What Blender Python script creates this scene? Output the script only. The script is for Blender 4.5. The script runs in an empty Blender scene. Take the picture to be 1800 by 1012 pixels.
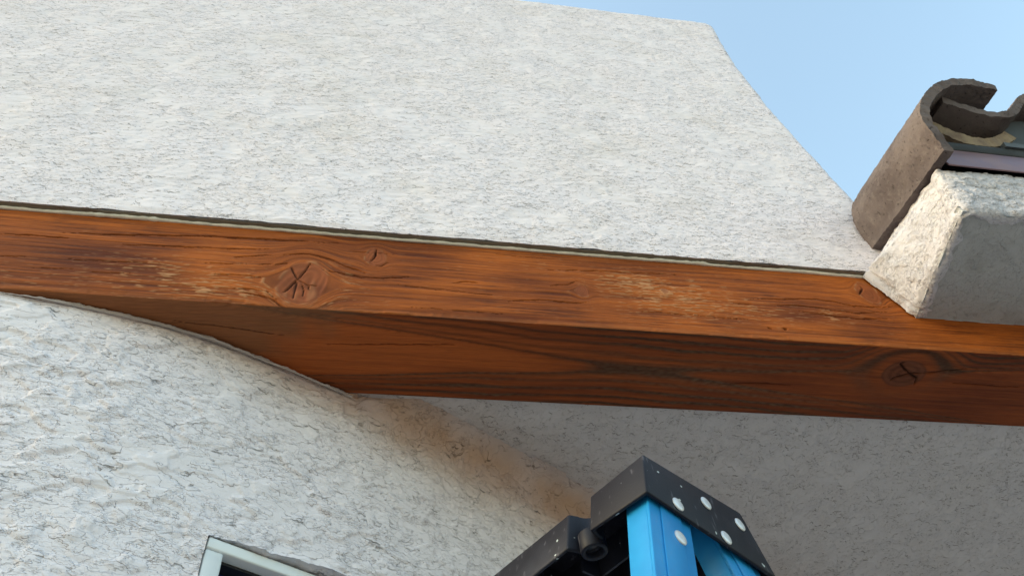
import bpy, bmesh, math
import numpy as np
from mathutils import Matrix, Vector
scene = bpy.context.scene
COL = scene.collection
R = math.radians

# ------------------------------------------------------------------ camera
cd = bpy.data.cameras.new('camera')
cd.sensor_width = 36; cd.lens = 28.8; cd.clip_start = 0.02; cd.clip_end = 500
cam = bpy.data.objects.new('camera', cd); COL.objects.link(cam)
cam.matrix_world = Matrix(((0.98379936, -0.07164804, -0.16433315, 0),
                           (-0.15171086, -0.82111159, -0.55023592, 0),
                           (-0.09551253, 0.56625287, -0.81867884, 0),
                           (0, 0, 0, 1)))
scene.camera = cam
# ------------------------------------------------------------------ light
SUN_EL, SUN_AZ = 25, 278          # azimuth the light comes from, degrees from +Y clockwise
w = bpy.data.worlds.new('World'); scene.world = w; w.use_nodes = True
nt = w.node_tree; bg = nt.nodes['Background']
sky = nt.nodes.new('ShaderNodeTexSky'); sky.sky_type = 'NISHITA'; sky.sun_disc = False
sky.sun_elevation = R(SUN_EL); sky.sun_rotation = R(SUN_AZ)
sky.air_density = 1.5; sky.dust_density = 4.5; sky.ozone_density = .5
tint = nt.nodes.new('ShaderNodeMix'); tint.data_type = 'RGBA'; tint.blend_type = 'MULTIPLY'; tint.inputs[0].default_value = 1
tint.inputs[7].default_value = (.93, .972, .895, 1)          # hazy coastal air, a little cyan
nt.links.new(sky.outputs[0], tint.inputs[6]); nt.links.new(tint.outputs[2], bg.inputs[0]); bg.inputs[1].default_value = 0.15
sd = bpy.data.lights.new('sun', 'SUN'); sd.energy = 0.24; sd.angle = R(60); sd.color = (1.0, .955, .93)
sun = bpy.data.objects.new('sun', sd); COL.objects.link(sun)
az, el = R(SUN_AZ), R(SUN_EL)
sdir = Vector((math.sin(az)*math.cos(el), math.cos(az)*math.cos(el), math.sin(el)))
sun.rotation_euler = sdir.to_track_quat('Z', 'Y').to_euler()
scene.view_settings.view_transform = 'Standard'; scene.view_settings.look = 'None'
scene.view_settings.gamma = 1; scene.view_settings.exposure = 1.79

# ------------------------------------------------------------------ numpy noise
_rng = np.random.RandomState(7)
_perm = _rng.permutation(512).astype(np.int64)
_perm = np.concatenate([_perm, _perm, _perm])
_grad = _rng.normal(size=(512, 2)); _grad /= np.linalg.norm(_grad, axis=1)[:, None]
def perlin(x, y, seed=0):
    x = np.asarray(x, float) + seed*17.31; y = np.asarray(y, float) + seed*9.77
    xi = np.floor(x).astype(np.int64); yi = np.floor(y).astype(np.int64)
    xf = x-xi; yf = y-yi
    u = xf*xf*xf*(xf*(xf*6-15)+10); v = yf*yf*yf*(yf*(yf*6-15)+10)
    def g(ix, iy, fx, fy):
        h = _perm[_perm[ix & 511] + (iy & 511)]
        gr = _grad[h]; return gr[..., 0]*fx + gr[..., 1]*fy
    a = g(xi, yi, xf, yf); b = g(xi+1, yi, xf-1, yf)
    c = g(xi, yi+1, xf, yf-1); d = g(xi+1, yi+1, xf-1, yf-1)
    return ((a*(1-u)+b*u)*(1-v) + (c*(1-u)+d*u)*v)*1.6
def fbm(x, y, octs=4, seed=0):
    s = 0; a = 1; t = 0
    for i in range(octs):
        s = s + a*perlin(x*2**i, y*2**i, seed+i*3); t += a; a *= .55
    return s/t
def sstep(a, b, x):
    t = np.clip((x-a)/(b-a), 0, 1); return t*t*(3-2*t)

# ------------------------------------------------------------------ object helpers
def link(name, me, mat, parent=None):
    o = bpy.data.objects.new(name, me); COL.objects.link(o)
    if mat is not None and not me.materials: me.materials.append(mat)
    if parent: o.parent = parent
    return o
def tag(o, label=None, cat=None, group=None, kind=None):
    if label: o['label'] = label
    if cat: o['category'] = cat
    if group: o['group'] = group
    if kind: o['kind'] = kind
    return o
def empty(name, loc):
    o = bpy.data.objects.new(name, None); o.location = loc; COL.objects.link(o); o.empty_display_size = .05; return o
def attach(o, root):
    o.parent = root; o.matrix_parent_inverse = Matrix.Translation(-Vector(root.location)); return o
def npmesh(name, verts, faces, smooth=True):
    """faces: (n,4) int array, or list of polygons"""
    me = bpy.data.meshes.new(name)
    if isinstance(faces, np.ndarray):
        verts = np.ascontiguousarray(verts, dtype=np.float32)
        me.vertices.add(len(verts)); me.vertices.foreach_set('co', verts.ravel())
        n = len(faces)
        me.loops.add(n*4); me.loops.foreach_set('vertex_index', faces.astype(np.int32).ravel())
        me.polygons.add(n); me.polygons.foreach_set('loop_start', np.arange(0, n*4, 4, dtype=np.int32))
        me.update(calc_edges=True); me.validate()
    else:
        me.from_pydata([tuple(v) for v in verts], [], faces); me.update()
    if smooth: me.polygons.foreach_set('use_smooth', np.ones(len(me.polygons), dtype=bool))
    return me
def grid_faces(nu, nv, closed_v=False, mask=None):
    i = np.arange(nu-1)[:, None]; jn = nv if closed_v else nv-1
    j = np.arange(jn)[None, :]; j2 = (j+1) % nv
    a = i*nv+j; b = (i+1)*nv+j; c = (i+1)*nv+j2; d = i*nv+j2
    f = np.stack([a+0*j, b, c, d+0*i], -1)
    if mask is not None: f = f[mask]
    return f.reshape(-1, 4)
def slab(front, back, flip=False):
    """front/back (nu,nv,3): closed solid of a displaced front sheet, a back sheet and rim"""
    nu, nv = front.shape[:2]
    V = np.concatenate([front.reshape(-1, 3), back.reshape(-1, 3)]); N = nu*nv
    f = grid_faces(nu, nv); fb = f[:, ::-1]+N
    def rim(idx):
        a = idx[:-1]; b = idx[1:]
        return np.stack([a, a+N, b+N, b], -1)
    i = np.arange(nu); j = np.arange(nv)
    rims = [rim(j), rim((nu-1)*nv+j)[:, ::-1], rim(i*nv)[:, ::-1], rim(i*nv+nv-1)]
    F = np.concatenate([f, fb]+rims)
    if flip: F = F[:, ::-1]
    return V, F
class MB:
    def __init__(s): s.v = []; s.f = []
    def add(s, vs, fs):
        n = len(s.v); s.v += [tuple(v) for v in vs]; s.f += [tuple(i+n for i in f) for f in fs]; return s
    def hexa(s, b, t):      # bottom 4, top 4 (same order)
        return s.add(list(b)+list(t), [(3, 2, 1, 0), (4, 5, 6, 7), (0, 1, 5, 4), (1, 2, 6, 5), (2, 3, 7, 6), (3, 0, 4, 7)])
    def box(s, x0, x1, y0, y1, z0, z1):
        return s.hexa([(x0, y0, z0), (x1, y0, z0), (x1, y1, z0), (x0, y1, z0)], [(x0, y0, z1), (x1, y0, z1), (x1, y1, z1), (x0, y1, z1)])
    def build(s, name, mat, parent=None, bevel=0, seg=2, smooth=False, auto=None):
        me = bpy.data.meshes.new(name); me.from_pydata(s.v, [], s.f)
        bm = bmesh.new(); bm.from_mesh(me)
        bmesh.ops.recalc_face_normals(bm, faces=bm.faces)
        if bevel:
            bmesh.ops.bevel(bm, geom=[e for e in bm.edges if e.is_manifold and e.calc_face_angle(0) > .35], offset=bevel, segments=seg, profile=.5, affect='EDGES', clamp_overlap=True)
        for f in bm.faces: f.smooth = smooth or bool(bevel)
        bm.to_mesh(me); bm.free()
        if bevel or auto:
            try: me.set_sharp_from_angle(angle=R(auto or 50))
            except Exception: pass
        o = link(name, me, mat)
        if parent: attach(o, parent)
        return o
def tube(pts, rad, n=8, closed_ends=True):
    pts = np.array(pts, float); k = len(pts); rad = np.broadcast_to(rad, (k,))
    t = np.gradient(pts, axis=0); t /= np.linalg.norm(t, axis=1)[:, None]
    ref = np.array([0.13, .21, .97]); a = np.cross(t, ref); a /= np.linalg.norm(a, axis=1)[:, None]; b = np.cross(t, a)
    ang = np.arange(n)/n*2*np.pi
    P = pts[:, None]+rad[:, None, None]*(np.cos(ang)[None, :, None]*a[:, None]+np.sin(ang)[None, :, None]*b[:, None])
    V = P.reshape(-1, 3); F = grid_faces(k, n, closed_v=True)
    return V, F

# ------------------------------------------------------------------ materials
def newmat(name):
    m = bpy.data.materials.new(name); m.use_nodes = True
    return m, m.node_tree, m.node_tree.nodes['Principled BSDF']
def N(nt, t, **k):
    n = nt.nodes.new(t)
    for a, b in k.items(): setattr(n, a, b)
    return n
def math_(nt, op, a, b=None, clamp=False):
    n = N(nt, 'ShaderNodeMath', operation=op); n.use_clamp = clamp
    for i, v in enumerate((a, b)):
        if v is None: continue
        if isinstance(v, (int, float)): n.inputs[i].default_value = v
        else: nt.links.new(v, n.inputs[i])
    return n.outputs[0]
def ramp(nt, src, pts):
    n = N(nt, 'ShaderNodeMapRange'); n.interpolation_type = 'SMOOTHSTEP'
    n.inputs[1].default_value = pts[0]; n.inputs[2].default_value = pts[1]
    n.inputs[3].default_value = pts[2] if len(pts) > 2 else 0; n.inputs[4].default_value = pts[3] if len(pts) > 3 else 1
    nt.links.new(src, n.inputs[0]); return n.outputs[0]
def noise(nt, vec, scale, detail=3, rough=.55, dist=0, kind='FBM'):
    n = N(nt, 'ShaderNodeTexNoise'); n.inputs['Scale'].default_value = scale; n.inputs['Detail'].default_value = detail
    n.inputs['Roughness'].default_value = rough; n.inputs['Distortion'].default_value = dist
    nt.links.new(vec, n.inputs['Vector']); return n
def mapping(nt, scale=(1, 1, 1), loc=(0, 0, 0), rot=(0, 0, 0), src=None):
    m = N(nt, 'ShaderNodeMapping'); m.inputs['Scale'].default_value = scale; m.inputs['Location'].default_value = loc; m.inputs['Rotation'].default_value = rot
    if src is None:
        tc = N(nt, 'ShaderNodeTexCoord'); src = tc.outputs['Object']
    nt.links.new(src, m.inputs['Vector']); return m.outputs[0]
def mix(nt, fac, a, b, mode='MIX'):
    n = N(nt, 'ShaderNodeMix', data_type='RGBA', blend_type=mode)
    for i, v in ((0, fac), (6, a), (7, b)):
        if isinstance(v, (int, float)): n.inputs[i].default_value = v
        elif isinstance(v, tuple): n.inputs[i].default_value = (*v, 1)
        else: nt.links.new(v, n.inputs[i])
    return n.outputs[2]

def stucco(name, base=(.66, .665, .665), size=1.0, aniso=1.5, stain=(.50, .40, .27), stain_amt=.25, depth=1.0, uv=False, groove=.0020, groove_dirt_shade=.6, sand=1.0, flakes=1.0, warm=False, mott=.07, b0=.49, small=1.0, wob=1.0):
    """lace / knock-down stucco: trowelled flakes whose lapped lower edges leave thin undercut grooves, over a sandy coat"""
    m, nt, bs = newmat(name)
    tc = N(nt, 'ShaderNodeAttribute', attribute_name='flat').outputs['Vector'] if uv else N(nt, 'ShaderNodeTexCoord').outputs['Object']
    s = 1/size
    v = mapping(nt, (s, s, s*aniso), src=tc); vi = mapping(nt, (s, s, s), src=tc)
    wn = noise(nt, v, 16, 3, .6)
    vm = N(nt, 'ShaderNodeVectorMath', operation='MULTIPLY_ADD'); nt.links.new(wn.outputs['Color'], vm.inputs[0]); vm.inputs[1].default_value = (.03*wob, .03*wob, .05*wob)
    nt.links.new(v, vm.inputs[2]); vw = vm.outputs[0]
    up = N(nt, 'ShaderNodeVectorMath', operation='ADD'); nt.links.new(vw, up.inputs[0])
    up.inputs[1].default_value = (0, groove*.3*s, groove*s*aniso) if not name.endswith('ceiling') else (0, groove*s*1.2, 0)
    vu = up.outputs[0]
    big = noise(nt, mapping(nt, (s, s, s), (2.2, 7, 1), src=tc), 8, 3, .6)
    pressed = ramp(nt, big.outputs[0], (.50, .62))          # where the trowel pressed the coat flat
    free = math_(nt, 'SUBTRACT', 1, math_(nt, 'MULTIPLY', pressed, .9))
    def layer(scale, detail, rough, thr, soft, off):
        a_ = noise(nt, mapping(nt, (1, 1, 1), off, src=vw), scale, detail, rough).outputs[0]
        b_ = noise(nt, mapping(nt, (1, 1, 1), off, src=vu), scale, detail, rough).outputs[0]
        ea = ramp(nt, a_, (thr-soft, thr+soft)); eb = ramp(nt, b_, (thr-soft, thr+soft))
        gr = math_(nt, 'SUBTRACT', eb, ea, clamp=True)
        return ea, gr, a_
    e1, g1, r1_ = layer(25, 3, .60, .545, .010, (0, 0, 0))
    e2, g2, r2_ = layer(46, 3, .62, .54, .014, (3, 1, 2))
    e3, g3, r3_ = layer(92, 2, .60, .54, .02, (7, 4, 5))
    g1b = noise(nt, mapping(nt, (s, s, s), (9, 1, 4), src=tc), 28, 2, .6).outputs[0]
    brk = ramp(nt, g1b, (b0, b0+.10)); brk2 = ramp(nt, g1b, (1.02-b0, .92-b0))
    G1 = math_(nt, 'MULTIPLY', g1, brk)
    G2 = math_(nt, 'MULTIPLY', math_(nt, 'MULTIPLY', g2, brk2), free)
    G3 = math_(nt, 'MULTIPLY', math_(nt, 'MULTIPLY', g3, brk), free)
    G = math_(nt, 'MAXIMUM', G1, math_(nt, 'MAXIMUM', math_(nt, 'MULTIPLY', G2, .9*small), math_(nt, 'MULTIPLY', G3, .6*small)))
    fine = noise(nt, vi, 330, 3, .65).outputs[0]; med = noise(nt, v, 110, 3, .6).outputs[0]
    h = math_(nt, 'MULTIPLY', e1, .8*flakes)
    h = math_(nt, 'ADD', h, math_(nt, 'MULTIPLY', math_(nt, 'MULTIPLY', e2, free), .5*flakes))
    h = math_(nt, 'ADD', h, math_(nt, 'MULTIPLY', math_(nt, 'MULTIPLY', e3, free), .25*flakes))
    h = math_(nt, 'ADD', h, math_(nt, 'MULTIPLY', math_(nt, 'MULTIPLY', med, free), .5*sand))
    h = math_(nt, 'ADD', h, math_(nt, 'MULTIPLY', fine, .22*sand))
    h = math_(nt, 'SUBTRACT', h, math_(nt, 'MULTIPLY', G, .9))
    b = N(nt, 'ShaderNodeBump'); b.inputs['Strength'].default_value = .9; b.inputs['Distance'].default_value = .0016*depth
    nt.links.new(h, b.inputs['Height']); nt.links.new(b.outputs[0], bs.inputs['Normal'])
    stn = noise(nt, mapping(nt, (s, s, s*1.3), (5, 2, 9), src=tc), 2.2, 6, .66)
    c = mix(nt, math_(nt, 'MULTIPLY', ramp(nt, stn.outputs[0], (.44, .74)), stain_amt), base, stain)
    c = mix(nt, math_(nt, 'MULTIPLY', ramp(nt, r2_, (.56, .36)), mott), c, tuple(x*k for x, k in zip(base, (.80, .77, .70))))
    c = mix(nt, math_(nt, 'MULTIPLY', pressed, .08), c, tuple(min(x*1.12, .80) for x in base))
    c = mix(nt, ramp(nt, fine, (.35, .75, 0, .10)), c, tuple(x*.8 for x in base))
    c = mix(nt, math_(nt, 'MULTIPLY', G, groove_dirt_shade), c, (.16, .145, .13))  # grooves coloured dark: dirt plus painted shadow beneath each lapped flake edge
    if warm:      # cove colour darkens towards the ceiling, painting in the soft shade there
        c = mix(nt, N(nt, 'ShaderNodeAttribute', attribute_name='cove_shade').outputs['Fac'], c, mix(nt, 1.0, c, (.73, .74, .765), 'MULTIPLY'))
        # brown dirt below the beam plus warm bounce light painted along the cove
        wa = N(nt, 'ShaderNodeAttribute', attribute_name='bounce_dirt').outputs['Fac']
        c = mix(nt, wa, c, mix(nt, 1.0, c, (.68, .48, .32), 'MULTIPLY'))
    nt.links.new(c, bs.inputs['Base Color'])
    bs.inputs['Roughness'].default_value = .92; bs.inputs['Specular IOR Level'].default_value = .15
    return m

M = {}
M['stucco_up'] = stucco('stucco_upper', base=(.85,.795,.85), size=.62, aniso=1.45, stain=(.64,.56,.47), stain_amt=.26, depth=.62, groove=.0021, groove_dirt_shade=.62, mott=.04, b0=.485, flakes=.6, wob=.6)
M['stucco_low'] = stucco('stucco_lower', base=(.87,.815,.855), size=1.05, aniso=2.2, wob=.45, stain=(.62,.55,.44), stain_amt=.25, depth=1.35, uv=True, groove=.0019, groove_dirt_shade=.62, warm=True, b0=.555, small=.7, flakes=1.3)
M['stucco_ceil'] = stucco('stucco_ceiling', base=(.565, .545, .58), size=.62, wob=.7, aniso=1.0, stain_amt=.10, depth=.9, groove=.0014, groove_dirt_shade=.7, warm=True, b0=.52)
M['stucco_eave'] = stucco('stucco_eave', base=(.58, .575, .63), size=.45, aniso=1.2, stain=(.56, .50, .40), stain_amt=.3, depth=1.1, groove_dirt_shade=.45, groove=.0012, sand=1.6)
M['soffit'] = stucco('soffit_render', base=(.43, .44, .46), size=.45, aniso=1.0, stain=(.22, .22, .20), stain_amt=.9, mott=.2, depth=.5, groove_dirt_shade=.3, groove=.001)

def simple(name, col, rough=.5, metal=0, var=.15, scale=30, bump=0, spec=.5, detail=4, col2=None, r=(.35, .7)):
    m, nt, bs = newmat(name); v = mapping(nt)
    n = noise(nt, v, scale, detail, .6)
    c2 = col2 if col2 else tuple(min(1, x*(1+var)+.0*var) for x in col)
    c = mix(nt, ramp(nt, n.outputs[0], r), col, c2)
    nt.links.new(c, bs.inputs['Base Color'])
    bs.inputs['Roughness'].default_value = rough; bs.inputs['Metallic'].default_value = metal; bs.inputs['Specular IOR Level'].default_value = spec
    if bump:
        b = N(nt, 'ShaderNodeBump'); b.inputs['Strength'].default_value = .8; b.inputs['Distance'].default_value = bump
        n2 = noise(nt, v, scale*4, 4, .65); nt.links.new(n2.outputs[0], b.inputs['Height']); nt.links.new(b.outputs[0], bs.inputs['Normal'])
    return m
M['caulk'] = simple('caulk', (.62, .58, .50), .6, var=.25, scale=60, bump=.001)
M['caulk_grey'] = simple('caulk_grey', (.42, .37, .35), .55, var=.25, scale=60, bump=.0015)
M['screed'] = simple('screed', (.17, .15, .115), .55, .0, scale=9, col2=(.10, .055, .035), r=(.5, .72), bump=.0004)
M['concrete'] = simple('patio_concrete', (.165, .16, .15), .9, scale=2, var=.3, bump=.002)
M['tile'] = simple('tile', (.150, .122, .118), .9, scale=26, col2=(.092, .073, .072), bump=.0035, spec=.25)
M['tile_pale'] = simple('tile_pale', (.30, .235, .16), .9, scale=22, col2=(.18, .13, .10), bump=.002, spec=.2)
M['felt'] = simple('felt', (.018, .02, .022), .7, scale=20, col2=(.03, .033, .036), bump=.0015)
M['flashing'] = simple('flashing', (.20, .13, .16), .38, .35, scale=12, col2=(.25, .15, .15))
M['closure'] = simple('closure', (.05, .06, .07), .6, scale=14, var=.5)
M['vinyl'] = simple('vinyl', (.76, .80, .82), .35, scale=8, var=.04)
M['rubber'] = simple('gasket', (.012, .012, .016), .5)
M['rivet'] = simple('rivet', (.74, .76, .80), .35, .35, scale=90, var=-.2)
M['blue'] = simple('blue_fibreglass', (.008, .23, .58), .45, scale=9, col2=(.014, .30, .68), bump=.0002)
M['step'] = simple('step_aluminium', (.5, .5, .5), .4, .9)
m, nt, bs = newmat('weathered_tile')
v = mapping(nt); n1_ = noise(nt, v, 9, 5, .65).outputs[0]; n2_ = noise(nt, v, 70, 4, .7).outputs[0]; pit = noise(nt, v, 190, 2, .6).outputs[0]
c = mix(nt, ramp(nt, n1_, (.38, .66)), (.155, .128, .124), (.100, .080, .079))
c = mix(nt, ramp(nt, n2_, (.50, .78, 0, .5)), c, (.22, .19, .175))
c = mix(nt, ramp(nt, pit, (.64, .70, 0, .6)), c, (.035, .028, .027))
nt.links.new(c, bs.inputs['Base Color']); bs.inputs['Roughness'].default_value = .9; bs.inputs['Specular IOR Level'].default_value = .2
b = N(nt, 'ShaderNodeBump'); b.inputs['Strength'].default_value = .9; b.inputs['Distance'].default_value = .0022
hh = math_(nt, 'SUBTRACT', math_(nt, 'MULTIPLY', n2_, .8), math_(nt, 'MULTIPLY', ramp(nt, pit, (.62, .70)), .8))
nt.links.new(hh, b.inputs['Height']); nt.links.new(b.outputs[0], bs.inputs['Normal'])
M['tile'] = m
m, nt, bs = newmat('black_plastic')
v = mapping(nt); a = noise(nt, v, 7, 4, .65); sc = noise(nt, mapping(nt, (1, 1, .25), rot=(.4, .2, .9)), 120, 2, .6); spk = noise(nt, v, 95, 1, .5)
c = mix(nt, ramp(nt, a.outputs[0], (.40, .70, 0, .8)), (.012, .013, .021), (.040, .044, .064))
c = mix(nt, ramp(nt, sc.outputs[0], (.62, .76, 0, .45)), c, (.2, .2, .24))
c = mix(nt, ramp(nt, spk.outputs[0], (.745, .765)), c, (.5, .55, .56))
nt.links.new(c, bs.inputs['Base Color']); bs.inputs['Roughness'].default_value = .5; bs.inputs['Specular IOR Level'].default_value = .22
b = N(nt, 'ShaderNodeBump'); b.inputs['Strength'].default_value = .4; b.inputs['Distance'].default_value = .0004
g = noise(nt, v, 500, 2); nt.links.new(g.outputs[0], b.inputs['Height']); nt.links.new(b.outputs[0], bs.inputs['Normal'])
M['black'] = m
m, nt, bs = newmat('window_glass')
v = mapping(nt); a = noise(nt, v, 5, 2)
nt.links.new(mix(nt, a.outputs[0], (.016, .030, .12), (.03, .05, .18)), bs.inputs['Base Color'])
bs.inputs['Roughness'].default_value = .04; bs.inputs['Specular IOR Level'].default_value = .6
M['glass'] = m
# beam wood: stain colour computed per vertex, fibres and pores added here
m, nt, bs = newmat('stained_wood')
at = N(nt, 'ShaderNodeAttribute', attribute_name='stain'); gr = N(nt, 'ShaderNodeAttribute', attribute_name='grain')
v = mapping(nt, (14, 1, 1), src=gr.outputs['Vector'])
f1 = noise(nt, mapping(nt, (9, 330, 1), src=gr.outputs['Vector']), 1, 3, .65)
f2 = noise(nt, mapping(nt, (30, 900, 1), src=gr.outputs['Vector']), 1, 2, .6)
c = mix(nt, ramp(nt, f1.outputs[0], (.30, .72, .0, .45)), at.outputs['Color'], mix(nt, 1.0, at.outputs['Color'], (1.45, 1.35, 1.3), 'MULTIPLY'))
c = mix(nt, ramp(nt, f2.outputs[0], (.60, .30, 0, .40)), c, mix(nt, 1.0, c, (.45, .40, .38), 'MULTIPLY'))
nt.links.new(c, bs.inputs['Base Color'])
bs.inputs['Roughness'].default_value = .7; bs.inputs['Specular IOR Level'].default_value = .14
b = N(nt, 'ShaderNodeBump'); b.inputs['Strength'].default_value = .6; b.inputs['Distance'].default_value = .0007
nt.links.new(math_(nt, 'ADD', f1.outputs[0], math_(nt, 'MULTIPLY', f2.outputs[0], .6)), b.inputs['Height']); nt.links.new(b.outputs[0], bs.inputs['Normal'])
M['wood'] = m

# ------------------------------------------------------------------ ground
GZ = -1.9
o = MB().add([(-60, -60, GZ), (60, -60, GZ), (60, 60, GZ), (-60, 60, GZ)], [(0, 1, 2, 3)]).build('ground', M['concrete'])
tag(o, kind='structure')

# ------------------------------------------------------------------ upper stucco wall
YW, ZB = .7214, 1.2175
nz = 430; nx = 760
tz = np.linspace(0, 1, nz)**1.25
xs_ = np.linspace(0, 1, nx)
zr = np.array([1.2, 1.534, 1.598, 1.6914, 1.8725, 2.083, 2.3885, 2.55, 2.712, 2.85]); xr = np.array([1.034, 1.034, 1.0345, 1.034, 1.034, 1.036, 1.054, 1.068, 1.090, 1.110])
T, S = np.meshgrid(tz, xs_, indexing='xy')       # (nx,nz)
Z = ZB + (2.846-ZB)*T
Xr = np.interp(Z, zr, xr)
X = -2.3 + (Xr+2.3)*S**.8
Zt = 2.829+.0258*(X-.44) - .03*sstep(.03, 0, Xr-X)
Z = ZB + (Zt-ZB)*T
low = fbm(X*6, Z*9, 3, 1); mid = fbm(X*34, Z*60, 3, 5)
flake = sstep(.02, .10, perlin(X*38+.6*perlin(X*20, Z*20, 8), Z*85, 11))
Y = YW - .003*low - .0008*mid - .0006*flake
edge = np.minimum(Xr-X, (Zt-Z))
Y = Y + .022*(1-np.sqrt(np.clip(1-(1-np.clip(edge/.022, 0, 1))**2, 0, 1)))     # rounded arris
be = np.clip((Z-ZB)/.012, 0, 1)
Y = np.where(Z < ZB+.012, Y*be+(YW+.0015+.0012*mid)*(1-be), Y)
rag = .0022*fbm(X[:, :1]*30, X[:, :1]*0, 4, 21)+.0016*sstep(.1, .3, perlin(X[:, :1]*14, X[:, :1]*0+3.3, 4))
Z = Z + rag*np.clip(1-(Z-ZB)/.02, 0, 1)
X = X + .003*fbm(Z*26, Z*0+1.5, 4, 31)*sstep(.9, 1, S)
Z = Z + .003*fbm(X*20, X*0+7.5, 3, 33)*sstep(.95, 1, T)
front = np.stack([X, Y, Z], -1); back = front.copy(); back[..., 1] = .93
V, F = slab(front, back)
upper = link('stucco_wall', npmesh('stucco_wall', V, F), M['stucco_up'])
tag(upper, 'tall pale cream stucco wall rising above the wooden beam, with a slanting right edge against the sky', 'wall')
V, F = None, None
sc_ = MB().box(-1.4, .925, YW+.0035, .7360, ZB-.0015, ZB-.0002).build('weep_screed', M['screed'], upper)
xs1 = np.linspace(-1.3, .93, 700)
jit = fbm(xs1*40, xs1*0, 3, 41); blob = sstep(.1, .4, perlin(xs1*9, xs1*0+.3, 42))
pts = np.stack([xs1, .7336-.0010*blob, 1.2140+.0013*jit], -1)
V, F = tube(pts, .0032+.0013*jit+.0022*blob*np.abs(perlin(xs1*60, xs1*0, 43)), 8)
link('caulk_bead', npmesh('caulk_bead', V, F), M['caulk'], upper)

# ------------------------------------------------------------------ beam
FCR= [(1.0, [(-0.5664, 1.1392), (-0.5221, 1.1429), (-0.4951, 1.1421), (-0.4708, 1.1426)]), (1.3, [(-0.4858, 1.1556), (-0.4287, 1.1614), (-0.3703, 1.1672), (-0.2803, 1.1781), (-0.2182, 1.1826), (-0.1545, 1.1854), (-0.0609, 1.1891)]), (0.9, [(-0.3923, 1.1362), (-0.3187, 1.1407), (-0.2433, 1.1453), (-0.1728, 1.1542)]), (1, [(-0.2237, 1.1228), (-0.1947, 1.1304), (-0.1643, 1.1383)]), (1.3, [(-0.1487, 1.1406), (-0.1087, 1.1499), (-0.0855, 1.1429), (-0.0563, 1.1267), (-0.0376, 1.1159), (-0.0174, 1.107)]), (1.1, [(-0.0821, 1.1048), (-0.0553, 1.1019), (-0.022, 1.0933), (0.0118, 1.0946), (0.0623, 1.1062)]), (1, [(-0.1815, 1.1066), (-0.1609, 1.1136)]), (1, [(-0.1562, 1.1109), (-0.1369, 1.117)]), (1.2, [(-0.1926, 1.0296), (-0.1632, 1.0244), (-0.1502, 1.0186), (-0.1342, 1.0032), (-0.1182, 0.9922)]), (0.8, [(-0.2161, 1.0386), (-0.1796, 1.0402), (-0.1581, 1.0339), (-0.1407, 1.0154)]), (0.7, [(-0.2412, 1.072), (-0.2001, 1.0744), (-0.1703, 1.0721)]), (0.7, [(-0.262, 1.1009), (-0.2261, 1.1027), (-0.1972, 1.1084)]), (1, [(0.1246, 1.0963), (0.1452, 1.1022), (0.1667, 1.1017)]), (0.7, [(0.2853, 1.1087), (0.3156, 1.1168), (0.3363, 1.1288)]), (0.9, [(0.2102, 1.0542), (0.2397, 1.0624), (0.2755, 1.0651), (0.3111, 1.063), (0.3431, 1.0668)]), (0.8, [(0.2879, 1.1573), (0.3645, 1.1642), (0.4426, 1.1694), (0.5309, 1.1741)]), (1, [(0.6404, 1.1121), (0.7007, 1.1201), (0.7684, 1.1292), (0.8049, 1.1249), (0.8389, 1.115), (0.8783, 1.1161), (0.9246, 1.1232)]), (0.9, [(0.6812, 1.1), (0.7364, 1.1047), (0.7759, 1.0991), (0.8366, 1.0942), (0.898, 1.1045)]), (0.9, [(0.7131, 1.0869), (0.7681, 1.0815), (0.824, 1.0769), (0.8962, 1.084)]), (0.9, [(0.6023, 1.0958), (0.6441, 1.099)]), (0.5, [(0.5553, 1.0482), (0.619, 1.052)]), (2.0, [(-0.0027, 1.178), (-0.0041, 1.1565), (-0.0108, 1.1399)]), (0.7, [(-0.0068, 1.1336), (0.0071, 1.1288), (0.0177, 1.1405)]), (1.8, [(-0.1188, 1.0741), (-0.1109, 1.096), (-0.104, 1.1216)]), (1, [(-0.1188, 1.0741), (-0.1321, 1.1061)]), (1.2, [(-0.1188, 1.0741), (-0.1273, 1.0529), (-0.1353, 1.0367)]), (1, [(-0.1188, 1.0741), (-0.1191, 1.0478), (-0.1194, 1.0223)]), (1, [(-0.1188, 1.0741), (-0.103, 1.0621), (-0.0875, 1.061)]), (1, [(-0.1119, 1.0657), (-0.1064, 1.0464), (-0.1062, 1.0299)]), (0.8, [(-0.1001, 1.0594), (-0.0985, 1.0443)]), (1.6, [(0.8828, 1.1851), (0.8853, 1.1761), (0.8676, 1.1538)]), (1.8, [(0.6437, 1.0311), (0.6498, 1.0286)]), (1.8, [(0.6705, 1.0324), (0.6777, 1.03)]), (0.6, [(-0.4521, 1.0849), (-0.3888, 1.0861), (-0.3255, 1.0919)]), (0.6, [(-0.4189, 1.0541), (-0.3575, 1.0594)]), (0.6, [(-0.5435, 1.0795), (-0.4984, 1.0829)]), (0.6, [(0.0355, 1.0799), (0.1255, 1.0722), (0.1986, 1.0685)]), (0.6, [(0.1895, 1.1957), (0.2895, 1.1919)]), (0.5, [(0.4038, 1.0533), (0.5013, 1.0532), (0.6006, 1.0516)]), (0.5, [(0.0538, 1.0206), (0.1235, 1.0212), (0.2125, 1.0209)]), (0.5, [(-0.4891, 1.0565), (-0.4207, 1.0599)]), (0.5, [(-0.0593, 1.1677), (0.0339, 1.1674)])]
FKN= [(-0.1102, 1.0659, 0.036, 0.062), (-0.0031, 1.1549, 0.018, 0.027), (0.3381, 1.0987, 0.012, 0.018), (0.4865, 1.1172, 0.006, 0.008), (0.8886, 1.1618, 0.022, 0.034)]
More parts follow.
